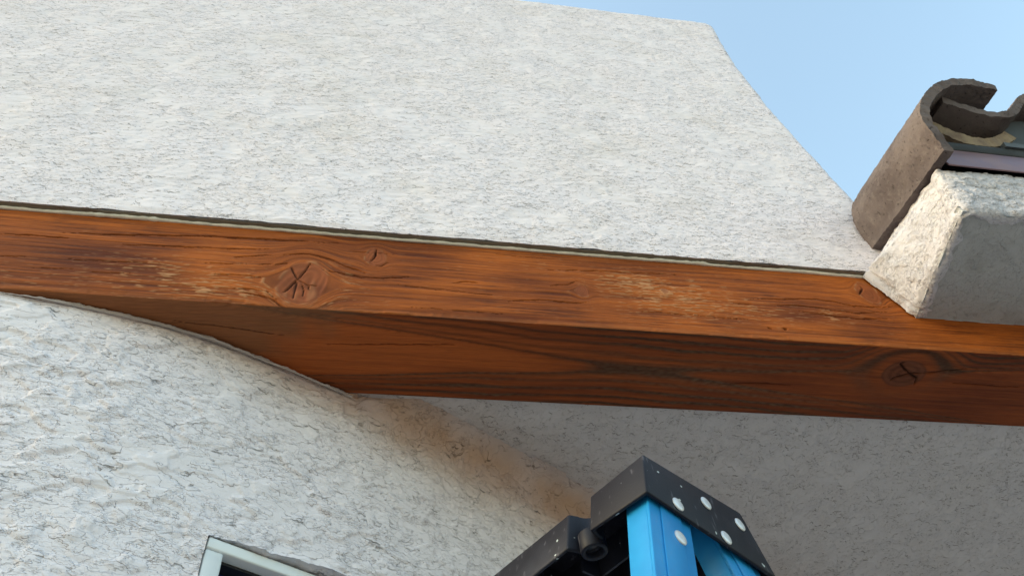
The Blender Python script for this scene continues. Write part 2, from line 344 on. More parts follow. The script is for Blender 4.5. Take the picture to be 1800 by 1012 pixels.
UCR= [(0.8, [(-0.087, 0.801), (0.0742, 0.79), (0.14, 0.7857)]), (0.8, [(0.5844, 0.8338), (0.6542, 0.8289), (0.7162, 0.8285)]), (2, [(0.8801, 0.8068), (0.8893, 0.7985), (0.9082, 0.7882), (0.9312, 0.7865)]), (1.6, [(0.9082, 0.7882), (0.8847, 0.7697), (0.8912, 0.7629)]), (1.8, [(0.9082, 0.7882), (0.9291, 0.7982), (0.9293, 0.8125)]), (1.2, [(0.9312, 0.7865), (1.0115, 0.7706)]), (0.7, [(0.9841, 0.8035), (1.1299, 0.8039)]), (0.7, [(-0.2903, 0.7726), (-0.1946, 0.7807), (-0.129, 0.7883)])]

YF, ZT, Z0, YBK = .7351, 1.2125, 1.0, .8975
def dist_poly(px, pz, poly, sx=1.0):
    """distance to a polyline (x scaled), and how far along it"""
    best = np.full(px.shape, 9.); tt = np.zeros(px.shape); L = 0; n = len(poly)-1
    for k in range(n):
        (x0, z0), (x1, z1) = poly[k], poly[k+1]
        dx, dz = (x1-x0), (z1-z0); l2 = dx*dx+dz*dz+1e-12
        t = np.clip(((px-x0)*dx+(pz-z0)*dz)/l2, 0, 1)
        d = np.hypot(px-x0-t*dx, pz-z0-t*dz)
        better = d < best; best = np.where(better, d, best); tt = np.where(better, (k+t)/n, tt)
    return best, tt
xs_hi = np.arange(-.74, 1.30, .00165); xs_all = np.concatenate([np.linspace(-1.3, -.745, 60), xs_hi, np.linspace(1.305, 2.9, 200)])
rr = .0022
zf = np.linspace(ZT, Z0+rr, 150); ang = np.linspace(0, np.pi/2, 6)[1:-1]
yb = np.linspace(YF+rr, YBK-rr, 130)
prof = [(YF, z) for z in zf]+[(YF+rr-rr*math.cos(a), Z0+rr-rr*math.sin(a)) for a in ang]+[(y, Z0) for y in yb]
nor = [(-1, 0)]*len(zf)+[(-math.cos(a), -math.sin(a)) for a in ang]+[(0, -1)]*len(yb)
prof += [(YBK, Z0+rr), (YBK, ZT), ]
nor += [(1, 0), (1, 0)]
prof = np.array(prof); nor = np.array(nor, float); nP = len(prof)
PX = np.repeat(xs_all[:, None], nP, 1); PY = np.repeat(prof[None, :, 0], len(xs_all), 0); PZ = np.repeat(prof[None, :, 1], len(xs_all), 0)
nf = len(zf)+2; nb0 = len(zf)+2; nb1 = len(zf)+4+len(yb)
disp = np.zeros(PX.shape); stain = np.zeros(PX.shape+(3,)); grain = np.zeros(PX.shape+(3,))
# ---- front face
u = PX[:, :nf]; v = PZ[:, :nf]
wv = v.copy(); knot = np.zeros(u.shape); ring = np.zeros(u.shape)
rim = np.zeros(u.shape)
for (kx, kz, ka, kb) in FKN:
    dx = (u-kx)/ka; dz = (v-kz)/kb
    ex = np.exp(-(dx/1.12)**2)
    dl = v-kz
    off = np.minimum(np.abs(dl), kb*.85*ex*np.exp(-np.clip(np.abs(dl)-kb, 0, 9)/(.8*kb)))
    wv = wv - np.sign(dl)*off
    r = np.hypot(dx, dz)*(1+.12*perlin(np.arctan2(dz, dx)*1.3, kx*9+0*dx, 3))
    knot = np.maximum(knot, sstep(1.05, .9, r)); ring = np.where(r < 1.1, r, ring)
    if ka > .01: rim = np.maximum(rim, np.exp(-((r-.97)/.07)**2)*sstep(-.25, .2, perlin(np.arctan2(dz, dx)*2+kx*5, r*2, 8)))
wv = wv + .003*perlin(u*2.2, v*5, 12)
n1 = perlin(u*3.5, wv*95, 51); n2 = perlin(u*8, wv*260, 52); n3 = perlin(u*22, wv*420, 53)
patch = fbm(u*2.6, v*7, 3, 55); patch2 = perlin(u*9, v*16, 57)
A = np.array((.405, .108, .017)); B = np.array((.112, .026, .008)); RD = np.array((.27, .080, .032)); PL = np.array((.50, .27, .13)); DK = np.array((.055, .018, .010))
cx = lambda x0, z0, ax, az_: np.exp(-((u-x0)/ax)**2-((v-z0)/az_)**2)
dark = .42 + .45*patch + .22*patch2 + .30*n1 + .22*n2
dark += .45*cx(-.34, 1.085, .10, .045) + .30*cx(-.48, 1.05, .14, .05) + .22*cx(.25, 1.11, .10, .05) + .3*cx(.72, 1.09, .05, .05) - .35*cx(.17, 1.12, .10, .07) - .35*cx(-.26, 1.12, .05, .05) - .4*sstep(.82, 1.05, u) - .2*cx(.55, 1.15, .3, .05)
dark += .25*cx(-.10, 1.18, .12, .03)+.2*cx(.05, 1.15, .06, .06)
dark = np.clip(dark, 0, 1)[..., None]
C = A*(1-dark)+B*dark
n4 = perlin(u*55, wv*520, 54)
streak = (sstep(.15, .50, n2)*.36+sstep(.25, .6, n3)*.30+sstep(.35, .75, n4)*.28)[..., None]
streak = np.clip(streak*(.7+.5*sstep(-.2, .4, patch2+.6*cx(-.45, 1.07, .25, .06)))[..., None], 0, .8)
C = C*(1-streak)+np.array((.085, .026, .011))*streak
# pale raised fibres, strongest where the surface was scuffed
zone = cx(.50, 1.10, .10, .055)+.9*cx(.42, 1.14, .06, .03)+.55*cx(-.24, 1.05, .12, .045)+.5*cx(.66, 1.075, .09, .03)+.45*cx(-.33, 1.09, .05, .03)+.35*cx(-.20, 1.03, .10, .02)+.25*cx(-.45, 1.03, .2, .05)+.6*cx(.78, 1.085, .03, .03)+.3*cx(.27, 1.17, .06, .02)+.5*cx(-.06, 1.06, .04, .06)+.16
dash = perlin(u*34, wv*300, 61)+.6*perlin(u*95, wv*480, 63)
pale = sstep(.62, 1.0, dash+.62*zone-.05)*np.clip(zone*1.2, 0, 1)
pl2 = pale[..., None]*.68
C = C*(1-pl2)+PL*pl2
kk = knot[..., None]*.6
rg = .5+.35*np.sin(ring*19+5*perlin(u*26, v*18, 66))
KC = RD*(.72+.35*rg[..., None])
C = C*(1-kk)+KC*kk
rim2 = (rim*np.clip(.5+1.2*n3+.6*n4, 0, 1))[..., None]*.6
C = C*(1-rim2)+PL*.8*rim2
# dirty lower-left rim below the beam edge and pale chips along the arris
chip = sstep(.25, .5, perlin(u*26, v*0+2, 71)+.3*perlin(u*90, v*0, 72))*sstep(Z0+.016, Z0+.004, v)
ar = sstep(Z0+.014, Z0+.004, v)[..., None]*.12
C = C*(1-ar)+np.array((.50, .22, .09))*ar
D = -.0006*n1-.0004*n2+.0009*pale+.0006*rim+.0006*knot*(rg-.5)-.0010*chip
for wd, poly in FCR:
    pl = [(a+0*a, b) for a, b in poly]
    x0 = min(p[0] for p in pl)-.03; x1 = max(p[0] for p in pl)+.03
    ii = np.where((xs_all > x0) & (xs_all < x1))[0]
    if not len(ii): continue
    s_ = slice(ii[0], ii[-1]+1)
    uu = u[s_]; vv = v[s_]+.0016*perlin(u[s_]*55, v[s_]*0+wd*7, 81)+.0008*perlin(u[s_]*160, v[s_]*0+wd*3, 82)
    d, t = dist_poly(uu, vv, pl)
    taper = np.clip(np.minimum(t, 1-t)*5, .25, 1)
    wdt = .0013*wd*taper*(.75+.5*perlin(uu*40, vv*0, 83))
    m_ = sstep(wdt*1.5, wdt*.45, d)
    D[s_] -= .0042*m_*min(wd, 1.3)
    C[s_] = C[s_]*(1-.85*m_[..., None])+DK*.7*.85*m_[..., None]
disp[:, :nf] = D; stain[:, :nf] = C
grain[:, :nf, 0] = u; grain[:, :nf, 1] = wv
# ---- underside
u = PX[:, nb0:nb1]; v = PY[:, nb0:nb1]
us, vc0 = .452, .8165
vc = vc0 + .018*(u-us) + .004*perlin(u*3, v*0, 90)
a_ = .128; b_ = .0135
KX, KY = .9004, .7895
warp = .9*perlin(u*6, v*22, 91)+.35*perlin(u*20, v*60, 92)
uL = np.where(u > us, (u-us)*.9, u-us)
Fh = ((v-vc)/b_)**2-(uL/a_)**2
Gh = np.sign(Fh)*np.sqrt(np.abs(Fh)+.0)
# knot rings on the right
kr = np.hypot((u-KX)/.042, (v-KY)/.030)
KR = sstep(3.6, 1.2, kr)
G = Gh + .35*warp
G = G*(1-KR)+(kr*1.25-2.6+.25*warp)*KR
def band(c, w1, w2): return sstep(c-w1, c-w1*.15, G)*sstep(c+w2, c+w2*.05, G)
late = band(.05, 1.15, 1.6)*1.0 + band(2.05, .55, .5)*.55 + band(3.5, .5, .4)*.75 + band(4.7, .4, .35)*.8 + band(5.9, .4, .3)*.85+band(7.0, .35, .3)*.8+band(8.1, .35, .3)*.8
late = np.clip(late, 0, 1)
# mostly one side is strongly marked; the far left one fades
fade = .85+.40*sstep(-.35, .2, perlin(u*2.4, v*8, 95))+.4*np.exp(-((u-.42)/.10)**2)
grit = .5+.5*perlin(u*95, v*210, 96); grit2 = perlin(u*150-v*420, v*60, 97)
late = np.clip(late*fade, 0, 1)
n1 = perlin(u*3.2, v*150, 98); n2 = perlin(u*10, v*420, 99); patch = fbm(u*2.2, v*9, 3, 100)
A2 = np.array((.36, .092, .022)); B2 = np.array((.115, .027, .011)); L2 = np.array((.040, .022, .014)); G2 = np.array((.26, .205, .14))
dk = np.clip(.38+.36*patch+.22*n1+.14*n2+.34*sstep(.45, 1.1, u)-.30*sstep(-.8, -2, G)*sstep(.5, .3, u)+.28*sstep(1.5, 4, G), 0, 1)[..., None]
C = A2*(1-dk)+B2*dk
edgeold = sstep(.78, .745, v)*sstep(-.02, -.16, u+.6*(v-.74))     # weathered end near the wall
LG = L2*(1-grit[..., None]*.5)+G2*grit[..., None]*.5*np.clip(.4+patch[..., None], 0, 1)
C = C*(1-.82*late[..., None])+LG*.82*late[..., None]
ew = (.6*sstep(.02, -.10, u+1.4*(v-.74)+.03*perlin(u*30, v*30, 101)))[..., None]
C = C*(1-ew)+np.array((.15, .085, .045))*ew
kin = sstep(1.02, .9, kr+.06*perlin(u*40, v*40, 102))[..., None]*.8
C = C*(1-kin)+np.array((.10, .036, .020))*(.8+.5*(.5+.5*np.sin(kr*18))[..., None])*kin
D = .0016*late*(grit-.5)+.0009*late*grit2-.0005*n1-.0008*late
for wd, poly in UCR:
    x0 = min(p[0] for p in poly)-.03; x1 = max(p[0] for p in poly)+.03
    ii = np.where((xs_all > x0) & (xs_all < x1))[0]
    if not len(ii): continue
    s_ = slice(ii[0], ii[-1]+1)
    uu = u[s_]; vv = v[s_]+.0012*perlin(u[s_]*50, v[s_]*0+wd*7, 84)
    d, t = dist_poly(uu, vv, poly)
    wdt = .0010*wd*np.clip(np.minimum(t, 1-t)*5, .3, 1)
    m_ = sstep(wdt*1.5, wdt*.45, d)
    D[s_] -= .005*m_; C[s_] = C[s_]*(1-.85*m_[..., None])+DK*.6*.85*m_[..., None]
nx_, ny_ = u.shape
disp[:, nb0:nb1] = D[:, :]; stain[:, nb0:nb1] = C
grain[:, nb0:nb1, 0] = u+5; grain[:, nb0:nb1, 1] = v+.004*Gh
# arris blend
for k in range(nf-2, nb0+4):
    disp[:, k] = -.0022*np.clip(perlin(xs_all*24, xs_all*0, 111)+.6*perlin(xs_all*90, xs_all*0, 112)-.15, 0, 1)
stain[:, nb1:] = np.array((.30, .09, .025)); grain[:, nb1:, 0] = PX[:, nb1:]; grain[:, nb1:, 1] = PZ[:, nb1:]
NY = PY+disp*nor[None, :, 0]; NZ = PZ+disp*nor[None, :, 1]
lift = .0018*perlin(xs_all*3, xs_all*0, 113)[:, None]
V = np.stack([PX, NY, NZ], -1).reshape(-1, 3); F = grid_faces(len(xs_all), nP, closed_v=True)[:, ::-1]
me = npmesh('wooden_beam', V, F)
ca = me.color_attributes.new('stain', 'FLOAT_COLOR', 'POINT'); c4 = np.ones((len(V), 4), np.float32); c4[:, :3] = stain.reshape(-1, 3); ca.data.foreach_set('color', c4.ravel())
ga = me.attributes.new('grain', 'FLOAT_VECTOR', 'POINT'); ga.data.foreach_set('vector', grain.reshape(-1, 3).astype(np.float32).ravel())
bm = bmesh.new(); bm.from_mesh(me); bm.verts.ensure_lookup_table()
for i0, fl in ((0, False), ((len(xs_all)-1)*nP, True)):
    vs = [bm.verts[i0+k] for k in range(nP)]
    try: bm.faces.new(vs[::-1] if fl else vs)
    except Exception: pass
bmesh.ops.recalc_face_normals(bm, faces=bm.faces); bm.to_mesh(me); bm.free()
beam = link('wooden_beam', me, M['wood'])
tag(beam, 'orange brown stained timber beam with dark knots and splits, running under the stucco wall', 'beam')

# ------------------------------------------------------------------ lower stucco wall
plan = np.array([(-1.5, .668), (-.95, .702), (-.75, .717), (-.514, .743), (-.405, .7586), (-.3145, .779), (-.24, .803), (-.171, .833), (-.10, .868), (-.023, .9045), (.154, 1.0065), (.381, 1.148), (.8, 1.41), (1.6, 1.91)])
# smooth the plan
pt = np.concatenate([[0], np.cumsum(np.hypot(*np.diff(plan, axis=0).T))])
fine = np.linspace(0, pt[-1], 1200); px_ = np.interp(fine, pt, plan[:, 0]); py_ = np.interp(fine, pt, plan[:, 1])
ker = np.hanning(41); ker /= ker.sum()
pxs = np.convolve(np.pad(px_, 20, mode='reflect', reflect_type='odd'), ker, 'valid'); pys = np.convolve(np.pad(py_, 20, mode='reflect', reflect_type='odd'), ker, 'valid')
arc = np.concatenate([[0], np.cumsum(np.hypot(np.diff(pxs), np.diff(pys)))])
sA = np.interp(-.62, pxs, arc); sB = np.interp(.46, pxs, arc)
ss = np.concatenate([np.linspace(0, sA, 90)[:-1], np.linspace(sA, sB, 560), np.linspace(sB, arc[-1], 120)[1:]])
WX = np.interp(ss, arc, pxs); WY = np.interp(ss, arc, pys)
tx = np.gradient(WX, ss); ty = np.gradient(WY, ss); tl = np.hypot(tx, ty); nxw, nyw = ty/tl, -tx/tl      # outward (towards camera)
sW = np.interp(-.175, WX, ss)           # window corner
jw = int(np.argmin(np.abs(ss-sW)))
WW = .62; jr = int(np.argmin(np.abs(ss-(sW+WW))))
ZWIN = .664
zlo = np.linspace(GZ, .30, 30)[:-1]; zhi = np.linspace(.30, ZWIN, 150)[:-1]; zh2 = np.linspace(ZWIN, 1.0, 190)
zz = np.concatenate([zlo, zhi, zh2]); kW = len(zlo)+len(zhi); nzw = len(zz)
ZWB = -.45; kb_ = int(np.argmin(np.abs(zz-ZWB)))
SS, ZZ = np.meshgrid(ss, zz, indexing='ij')
ztop = np.where(WX < -.02, .9985, .9985+.022*sstep(-.02, .0, WX))
ZZ2 = np.where(ZZ > .9, .9+(ZZ-.9)/.1*(ztop[:, None]-.9), ZZ)
lowf = fbm(SS*4, ZZ*5, 3, 201); midf = fbm(SS*20, ZZ*26, 3, 205); wpx = .5*perlin(SS*16, ZZ*16, 215)
fl1 = sstep(.03, .075, perlin(SS*19+wpx, ZZ*30+wpx, 211)+.35*perlin(SS*60, ZZ*90, 213)); fl2 = sstep(.05, .11, perlin(SS*44, ZZ*75+wpx, 217)+.3*perlin(SS*120, ZZ*150, 219))
dp = .004*lowf+.0010*midf+.0026*sstep(.05, .10, perlin(SS*11+wpx, ZZ*17+wpx, 209)+.3*perlin(SS*45, ZZ*60, 208))+.0016*fl1+.0004*fl2
# thick lip above the window, pinched in at its left corner
lip = np.exp(-np.clip(ZZ-ZWIN, 0, 9)/.012)*sstep(sW-.02, sW+.05, SS)*sstep(ZWIN-.02, ZWIN, ZZ)
dp += .006*lip*(.7+.6*midf)
dp *= np.clip((1-ZZ)/.012, .25, 1)
RC = .055; fcv = sstep(-.02, .07, WX)[:, None]
tf = np.clip((ZZ-.945)/.055, 0, 1); aq = tf*np.pi/2
ZZ2 = np.where(ZZ > .945, ZZ2*(1-fcv)+(1.0105-RC+RC*np.sin(aq))*fcv, ZZ2+.0105*0)
ZZ2 = np.where((ZZ > .90) & (ZZ <= .945), ZZ+(ZZ-.90)/.045*(.0105)*fcv, ZZ2)
dp = dp*(1-fcv*sstep(.6, 1, tf)*.9)+fcv*RC*(1-np.cos(aq))
FX = WX[:, None]+nxw[:, None]*dp; FY = WY[:, None]+nyw[:, None]*dp
ragw = .0035*fbm(SS*26, SS*0, 4, 231)+.005*sstep(sW+.03, sW+.20, SS)*(.6+.6*perlin(SS*14, SS*0, 233))
ZZ2 = ZZ2 + ragw*np.exp(-np.abs(ZZ-ZWIN)/.012)*((SS > sW-.001) & (SS < sW+WW+.02))
Ff = np.stack([FX, FY, ZZ2], -1)
Bk = np.stack([np.repeat((WX-nxw*.14)[:, None], nzw, 1), np.repeat((WY-nyw*.14)[:, None], nzw, 1), ZZ2], -1)
ns = len(ss); NN = ns*nzw
hole = np.zeros((ns-1, nzw-1), bool); hole[jw:jr, kb_:kW] = True
f = grid_faces(ns, nzw, mask=~hole); fb = f[:, ::-1]+NN
def rimf(idx): a = idx[:-1]; b_i = idx[1:]; return np.stack([a, a+NN, b_i+NN, b_i], -1)
I = np.arange(ns); J = np.arange(nzw)
rims = [rimf(J), rimf((ns-1)*nzw+J)[:, ::-1], rimf(I*nzw)[:, ::-1], rimf(I*nzw+nzw-1)]
Ih = np.arange(jw, jr+1); Jh = np.arange(kb_, kW+1)
rims += [rimf(jw*nzw+Jh)[:, ::-1], rimf(jr*nzw+Jh), rimf(Ih*nzw+kb_), rimf(Ih*nzw+kW)[:, ::-1]]
V = np.concatenate([Ff.reshape(-1, 3), Bk.reshape(-1, 3)]); F = np.concatenate([f, fb]+rims)
me = npmesh('curved_stucco_wall', V, F)
fl = np.zeros((len(V), 3), np.float32); fl[:NN, 0] = SS.ravel(); fl[:NN, 2] = ZZ.ravel(); fl[:NN, 1] = 0; fl[NN:] = fl[:NN]; fl[NN:, 1] = .14
me.attributes.new('flat', 'FLOAT_VECTOR', 'POINT').data.foreach_set('vector', fl.ravel())
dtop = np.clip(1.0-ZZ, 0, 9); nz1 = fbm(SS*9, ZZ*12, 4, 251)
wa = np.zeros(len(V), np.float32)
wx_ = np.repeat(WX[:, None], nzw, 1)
wa[:NN] = np.clip(np.exp(-(np.abs(dtop-.030*sstep(-.02, .07, wx_))/(.046+.012*nz1))**1.5)*(.35+.65*sstep(-.12, .04, wx_))*(.9+.35*nz1)*sstep(-.50, -.30, wx_), 0, 1).ravel()  # mask: dirt under the beam, painted warm glow on the cove
me.attributes.new('bounce_dirt', 'FLOAT', 'POINT').data.foreach_set('value', wa)
cp_ = np.zeros(len(V), np.float32); cp_[:NN] = (sstep(.25, .95, tf+.10*nz1)*fcv).ravel()  # painted shade: wall tone falls to the ceiling's darker one over the cove
me.attributes.new('cove_shade', 'FLOAT', 'POINT').data.foreach_set('value', cp_)
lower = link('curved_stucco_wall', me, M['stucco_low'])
tag(lower, 'coarse white stucco wall curving back under the beam, around the white window', 'wall')
# caulk bead where beam underside meets the wall
msk = (WX > -.57) & (WX < -.024)
q = np.linspace(ss[msk][0], ss[msk][-1], 900); qx = np.interp(q, ss, WX); qy = np.interp(q, ss, WY); qn = np.interp(q, ss, nxw); qm = np.interp(q, ss, nyw)
for sd_, off, zo, rad, nm in ((0, .0042, .9965, .0026, 'caulk_bead'), (7, .0075, .9925, .0017, 'mortar_smear')):
    jit = fbm(q*60, q*0, 4, 241+sd_); jb = perlin(q*14, q*0, 243+sd_); on = sstep(-.25, .15, perlin(q*7, q*0, 247+sd_)+(.3 if sd_ == 0 else -.05))*sstep(-.50, -.40, qx)
    pts = np.stack([qx+qn*(off+.0022*jb+.001*jit), qy+qm*(off+.0022*jb+.001*jit), zo+.0020*jit], -1)
    V, F = tube(pts, np.clip(rad*(.25+.9*on)+.0013*jit*on, .0004, 1), 8)
    link(nm, npmesh(nm, V, F), M['caulk_grey'], lower)
# window, set in the opening
pw = np.array([np.interp(sW, ss, WX), np.interp(sW, ss, WY)]); pr_ = np.array([np.interp(sW+WW, ss, WX), np.interp(sW+WW, ss, WY)])
dw = (pr_-pw)/np.linalg.norm(pr_-pw); nw = np.array([dw[1], -dw[0]]); Lw = np.linalg.norm(pr_-pw)
def wp(s, n, z): return (pw[0]+dw[0]*s+nw[0]*n, pw[1]+dw[1]*s+nw[1]*n, z)
def wbox(mb, s0, s1, n0, n1, z0, z1, zs0=None):
    zs0 = z0 if zs0 is None else zs0
    return mb.hexa([wp(s0, n0, z0), wp(s1, n0, z0), wp(s1, n1, z0), wp(s0, n1, z0)], [wp(s0, n0, z1), wp(s1, n0, z1), wp(s1, n1, z1), wp(s0, n1, z1)])
win = MB(); g0 = .0015
ZT_ = ZWIN-.001; zb_ = zz[kb_]+.002
wbox(win, g0, Lw-g0, -.05, .0035, ZT_-.0155, ZT_)                   # head
wbox(win, g0, .024, -.05, .0020, zb_+.022, ZT_-.0161)
wbox(win, Lw-.024, Lw-g0, -.05, .0020, zb_+.022, ZT_-.0161)
wbox(win, g0, Lw-g0, -.05, .0035, zb_, zb_+.0215)
window = win.build('window', M['vinyl'], lower, bevel=.0022)
pn = MB(); wbox(pn, .022, Lw-.022, -.034, -.030, zb_+.02, ZT_-.0145)
pane = pn.build('pane', M['glass']); pane.parent = window; pane.matrix_parent_inverse = Matrix.Identity(4)
gk = MB()
wbox(gk, .0242, Lw-.0242, -.030, -.012, ZT_-.0195, ZT_-.0159); wbox(gk, .0242, .0285, -.030, -.012, zb_+.022, ZT_-.0198); wbox(gk, Lw-.0285, Lw-.0242, -.030, -.012, zb_+.022, ZT_-.0198)
gasket = gk.build('gasket', M['rubber']); gasket.parent = window

# ------------------------------------------------------------------ porch ceiling
ZC = 1.010
gx = np.concatenate([np.linspace(-.1, 1.5, 330), np.linspace(1.52, 3.4, 40)]); gy = np.concatenate([np.linspace(.8995, 1.6, 160), np.linspace(1.62, 3.2, 40)])
GX, GY = np.meshgrid(gx, gy, indexing='ij')
wy_at = np.interp(GX, WX, WY); cosw = math.cos(R(32)); dwall = (wy_at-GY)*cosw     # distance in front of wall
rc = .045
cove = np.where(dwall < rc, rc-np.sqrt(np.clip(rc**2-(rc-np.clip(dwall, 0, rc))**2, 0, None)), 0)
GZc = ZC - .0030*fbm(GX*4, GY*4, 3, 301)-.0012*fbm(GX*30, GY*30, 3, 303)-.0016*sstep(.05, .12, perlin(GX*40, GY*30, 305))
GZc = np.maximum(GZc, ZC-.006); GZc = np.where(dwall < .05, ZC+.0005, GZc)
V, F = slab(np.stack([GX, GY, GZc], -1), np.stack([GX, GY, GX*0+1.13], -1))
me = npmesh('porch_ceiling', V, F)
cw = np.zeros(len(V), np.float32); cw[:GX.size] = np.clip(.25*np.exp(-(np.clip(dwall-.05, 0, 9)/.05)**1.5)*(.9+.3*fbm(GX*9, GY*12, 3, 309)), 0, 1).ravel()  # painted warm bounce carried faintly onto the ceiling beside the wall
me.attributes.new('bounce_dirt', 'FLOAT', 'POINT').data.foreach_set('value', cw)
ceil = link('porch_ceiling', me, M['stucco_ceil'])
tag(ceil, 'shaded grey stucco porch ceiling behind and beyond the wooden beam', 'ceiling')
rear = MB().box(.95, 3.4, 1.85, 2.05, GZ, 1.03)  # out-of-view wall, added to darken the deep end of the ceiling
rw = rear.build('unseen_rear_wall', M['stucco_ceil']); tag(rw, 'unseen stucco wall added at the back of the porch to darken its ceiling', 'wall')

# ------------------------------------------------------------------ eave and roof
roof = empty('tiled_roof_eave', (1.2, .72, 1.09))
tag(roof, 'short roof eave with boxed stucco soffit and brown clay tiles, right of the upper wall', 'roof')
def quadpatch(P00, P10, P11, P01, nu, nv):
    a = np.linspace(0, 1, nu)[:, None, None]; b = np.linspace(0, 1, nv)[None, :, None]
    P00, P10, P11, P01 = map(np.array, (P00, P10, P11, P01))
    return (1-a)*(1-b)*P00+a*(1-b)*P10+a*b*P11+(1-a)*b*P01
# left cheek -> rounded corner -> front fascia as one strip, with a chamfered lower arris; path in plan from wall to front to right
xc0, xc1 = .932, .966
path = [(.944, .7335), (.941, .70), (.935, .62), (.929, .545), (.928, .531), (.935, .5185), (.953, .514), (1.05, .513), (1.2, .513), (1.6, .513), (2.9, .513)]
path = np.array(path); pl_ = np.concatenate([[0], np.cumsum(np.hypot(*np.diff(path, axis=0).T))])
sv = np.concatenate([np.linspace(0, .55, 260), np.linspace(.56, pl_[-1], 120)])
ex = np.interp(sv, pl_, path[:, 0]); ey = np.interp(sv, pl_, path[:, 1])
kx = np.hanning(13); kx /= kx.sum()
exs = np.convolve(np.pad(ex, 6, mode='edge'), kx, 'valid'); eys = np.convolve(np.pad(ey, 6, mode='edge'), kx, 'valid')
tx = np.gradient(exs); ty = np.gradient(eys); tl = np.hypot(tx, ty)+1e-9; enx, eny = -(-ty/tl), -tx/tl
enx, eny = ty/tl, -tx/tl     # right-hand normal of travel: check sign below
if eny[200] > 0: enx, eny = -enx, -eny
fix = np.where(sv < .2, -1, 0)
ne = 130; tv = np.linspace(0, 1, ne)
ztopE = np.interp(sv, [0, .1, .19, .25, 9], [1.325, 1.29, 1.250, 1.243, 1.243])
zbotE = 1.092
EZ = zbotE+(ztopE[:, None]-zbotE)*tv[None, :]
SV = np.repeat(sv[:, None], ne, 1)
crk = np.exp(-((SV-.0165-.002*perlin(EZ*60, EZ*0, 431))/.0026)**2)*sstep(-.2, .2, perlin(EZ*22, EZ*0, 433)+.2)
low = fbm(SV*11, EZ*11, 3, 401); mid = fbm(SV*45, EZ*50, 3, 403); fk = sstep(.02, .1, perlin(SV*40, EZ*45, 405)+.3*perlin(SV*120, EZ*120, 407))
dpE = .0045*low+.0024*mid+.0018*fk-.010*crk
dzE = EZ-zbotE; far = np.interp(sv, [0, .09, .19, .25], [1, .45, 0, 0])[:, None]; nearl = np.interp(sv, [.05, .19, .24], [0, 1, .15])[:, None]
lean = far*(-.36*np.minimum(dzE, .12)+1.1*np.maximum(dzE-.12, 0))+nearl*.30*dzE+(1-far)*(1-nearl)*.15*dzE
bev = .005*np.clip(1-(EZ-zbotE)/.010, 0, 1)**1.5
EX = exs[:, None]+enx[:, None]*(dpE-bev)+lean; EY = eys[:, None]+eny[:, None]*(dpE-bev)
outer = np.stack([EX, EY, EZ+.0], -1)
# soffit: blend from the arris inward to the beam face
nb_ = 60; tb = np.linspace(0, 1, nb_)
inn = np.stack([np.maximum(exs+.0, np.interp(sv, [0, .22, .26, 9], [.944, .944, .944, 9]))*0+np.interp(sv, [0, .24, pl_[-1]], [.944, .952, 2.9]), np.full(len(sv), .7345), np.full(len(sv), 1.0905)], -1)
arr = outer[:, 0, :]
lipw = .016+.007*fbm(sv*16, sv*0, 3, 421)+.004*perlin(sv*70, sv*0, 423); lipw = lipw*np.interp(sv, [.17, .20, .235, .27], [1, .3, .3, 1])
ret = []
for q_ in (1.0, .75, .5, .25):
    ret.append(np.stack([arr[:, 0]-enx*lipw*q_, arr[:, 1]-eny*lipw*q_, arr[:, 2]-.0028*math.sin(q_*2.6)-.0005], -1))
outer = np.concatenate([np.stack(ret, 1), outer], 1)
V1, F1 = outer.reshape(-1, 3), grid_faces(len(sv), outer.shape[1])
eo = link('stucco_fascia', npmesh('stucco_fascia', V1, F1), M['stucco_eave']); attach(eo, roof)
sof = MB()
gx2 = np.linspace(0, 1, 300)**1.6; gy2 = np.linspace(0, 1, 90)
SX0 = lambda y: np.interp(y, [.50, .5185, .545, .735], [.936, .933, .932, .947])
a1, b1 = np.meshgrid(gx2, gy2, indexing='ij')
sy = .520+(.7345-.520)*b1; sx = SX0(sy)+(2.9-SX0(sy))*a1
sz = 1.0925-.0016*fbm(sx*9, sy*9, 3, 411)-.0014*sstep(.02, .10, perlin(sx*13, sy*15, 413)+.3*fbm(sx*50, sy*50, 2, 415))
sfo = link('soffit', npmesh('soffit', *slab(np.stack([sx, sy, sz], -1), np.stack([sx, sy, sz*0+1.11], -1), True)), M['soffit']); attach(sfo, roof)
# core closing the box behind the stucco
MB().hexa([(.97, .53, 1.112), (2.9, .53, 1.112), (2.9, .72, 1.112), (.97, .72, 1.112)], [(1.0, .53, 1.30), (2.9, .53, 1.30), (2.9, .72, 1.35), (1.0, .72, 1.35)]).build('eave_box', M['felt'], roof)
# flashing, felt, deck
MB().box(.990, 2.9, .5035, .5065, 1.2445, 1.314).build('drip_edge', M['flashing'], roof, bevel=.0008)
s15, c15 = math.sin(R(15)), math.cos(R(15))
def dk_(x0, x1, l0, l1, h0, h1, y0=.500, z0=1.326):
    P = lambda x, l, h: (x, y0+l*c15-h*s15, z0+l*s15+h*c15)
    return [P(x0, l0, h0), P(x1, l0, h0), P(x1, l1, h0), P(x0, l1, h0)], [P(x0, l0, h1), P(x1, l0, h1), P(x1, l1, h1), P(x0, l1, h1)]
MB().hexa(*dk_(1.02, 2.9, 0, 2.2, -.012, .012)).build('underlayment', M['felt'], roof, bevel=.003)
